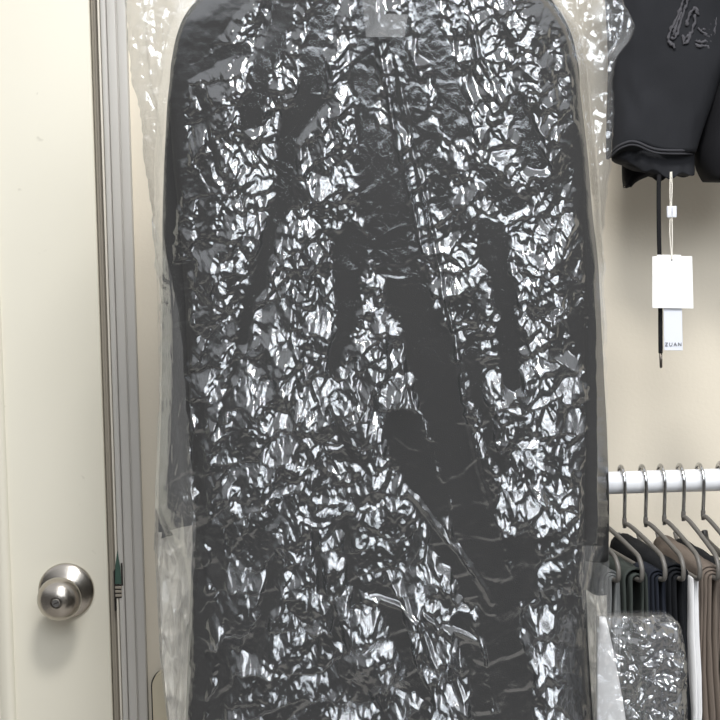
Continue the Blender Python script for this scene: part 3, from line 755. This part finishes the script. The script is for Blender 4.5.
def trousers(name, f, d, mat, label, width, thick, layers=2, length=.60, group='trousers folded over the wire hangers', off=.02, seed=0):
    """cloth folded over the bar: nested inverted U sheets along the bar"""
    n = Vector((-d.y, d.x, 0))
    if n.x < 0: n = -n
    o = empty(name, f - d * .08 + Vector((0, 0, -length)))
    tag(o, label, 'trousers', group)
    for k in range(layers):
        hwid = max(.0022, thick * (k + 1) / layers)
        prof = []
        for a in np.linspace(-1, 1, 9): prof.append((hwid * math.sin(a * math.pi / 2), hwid * .9 * math.cos(a * math.pi / 2) - .001))
        legs_l = [(-hwid * (1 + .04 * q), -length * q) for q in np.linspace(1, .03, 16)]
        legs_r = [(hwid * (1 + .04 * q), -length * q) for q in np.linspace(.03, 1, 16)]
        prof = legs_l + prof + legs_r
        nl = 18
        P = np.zeros((nl, len(prof), 3))
        for i in range(nl):
            s = off + .004 * k + (width - .012 * k) * i / (nl - 1)
            for j, (u, z) in enumerate(prof):
                wv = .0028 * math.sin(i * .8 + z * 22 + seed + k) * min(1, -z * 8 if z < 0 else 0)
                q = f - d * (s - wv) + n * (u + wv) + Vector((0, 0, z + .0006 * math.sin(i * 1.3 + seed)))
                P[i, j] = q
        me = grid_mesh('leg', P)
        ob = link('leg', me, mat, o)
        so = ob.modifiers.new('thickness', 'SOLIDIFY'); so.thickness = .0018; so.offset = 0
    return o
G = 'grey wire trouser hangers on the white rail'
H = [
    ('A', 575, 522.5, 621.0, 578, 't_grey', 'grey wire hanger half behind the big bag, nearest it on the rail'),
    ('B', 599, 522.5, 644.5, 578, 't_green', 'grey wire hanger second from the big bag, with dark green trousers'),
    ('C', 622.5, 522, 667.5, 577, 't_navy', 'grey wire hanger carrying the navy trousers, hook leftmost in view on the rail'),
    ('D', 643.5, 521, 686.0, 577, 't_black', 'grey wire hanger carrying the black denim trousers'),
    ('E', 662.0, 519, 702.5, 577, 't_white', 'grey wire hanger carrying the white trousers'),
    ('F', 681.0, 515, 721.0, 571, 't_brown', 'grey wire hanger carrying the brown trousers'),
    ('G', 700.5, 514, 743.0, 570, 't_black', 'grey wire hanger right of the brown trousers, arm cut by the picture edge'),
]
TL = {'A': ('mid grey trousers folded over the hanger beside the big bag', .09, .0085, 3), 'B': ('dark green grey trousers with looped folds over a wire hanger', .11, .0115, 2), 'C': ('navy denim trousers over a wire hanger, right of the green pair', .07, .0085, 3),
      'D': ('black denim trousers with a broad fold over a wire hanger', .20, .0140, 4), 'E': ('white trousers between the black pair and the brown pair', .20, .0020, 1), 'F': ('brown trousers hanging in several folds at the right edge', .19, .0120, 4), 'G': ('dark trousers at the picture edge, right of the brown pair', .18, .007, 2)}
for k, (c, nx, ny, fx, fy, mt, lab) in enumerate(H):
    f, d = trouser_hanger('trouser_hanger', nx, ny, fx, fy, M['wire'], lab, group=G)
    lt, wd_, th, ly = TL[c]
    trousers('trousers', f, d, M[mt], lt, wd_, th, ly, seed=k, off=.010)
f, d = trouser_hanger('black_hanger', 722, 512, 752, 552, M['blackplastic'], 'black hanger with a curved arm behind the brown trousers at the edge', r=.0036)

# ------------------------------------------------------------------ clear cover with a white garment, bottom right
YV = -0.40
cv = empty('plastic_cover', at(645, 900, YV))
tag(cv, 'small clear plastic cover with a rounded corner in front of the trousers', 'plastic cover')
py2 = np.arange(612, 900, .95)
xl2 = np.full_like(py2, 594.0) + 1.5 * vnoise(py2 / 20, py2 * 0, 61)
xr2 = np.interp(py2, [612, 614, 618, 626, 640, 670, 720, 900], [664, 670, 675, 679.5, 682.5, 683.5, 684.5, 690])
t2 = np.linspace(0, 1, 100)
CX = xl2[:, None] + (xr2 - xl2)[:, None] * t2; CY = np.repeat(py2[:, None], 100, 1)
ed = np.clip(np.minimum(np.minimum(CX - xl2[:, None], xr2[:, None] - CX), CY - 611.5) / 16, 0, 1)
hc = 4.0 * shards(CX, CY, 15, 501) + 2.6 * shards(CX, CY, 8, 502) + 1.3 * shards(CX, CY, 4.5, 503) + 3.0 * (.4 - np.abs(shards(CX + .4 * CY, CY, 17, 504)))
pr = .006 + .020 * np.sqrt(ed) + MMPX * (1.5 * hc + 6.0) + .02 * (CY - 612) / 300 * np.clip(ed * 2.0, 0.15, 1)
P = atn(CX, CY, np.full(CX.shape, YV)); P[..., 1] = YV - pr
link('front_film', grid_mesh('cf', P), M['cover'], cv)
P = atn(CX, CY, np.full(CX.shape, YV)); P[..., 1] = YV + .004 + .014 * np.sqrt(ed) + MMPX * crumple(CX, CY, 37, (22, 12), (2.0, 1.4)) * ed
link('back_film', grid_mesh('cb', P[::2, ::2]), M['coverback'], cv)
wg = loft('white_garment', [(618, 600, 606), (640, 598, 611), (680, 597, 619), (720, 597, 626), (900, 597, 634)], YV, .007, M['t_white'], None, nx=36, ny=40, bump=lambda X, Y: .002 * vnoise(X / 6, Y / 40, 66))
tag(wg, 'white garment showing inside the small plastic cover beside the big bag', 'garment')
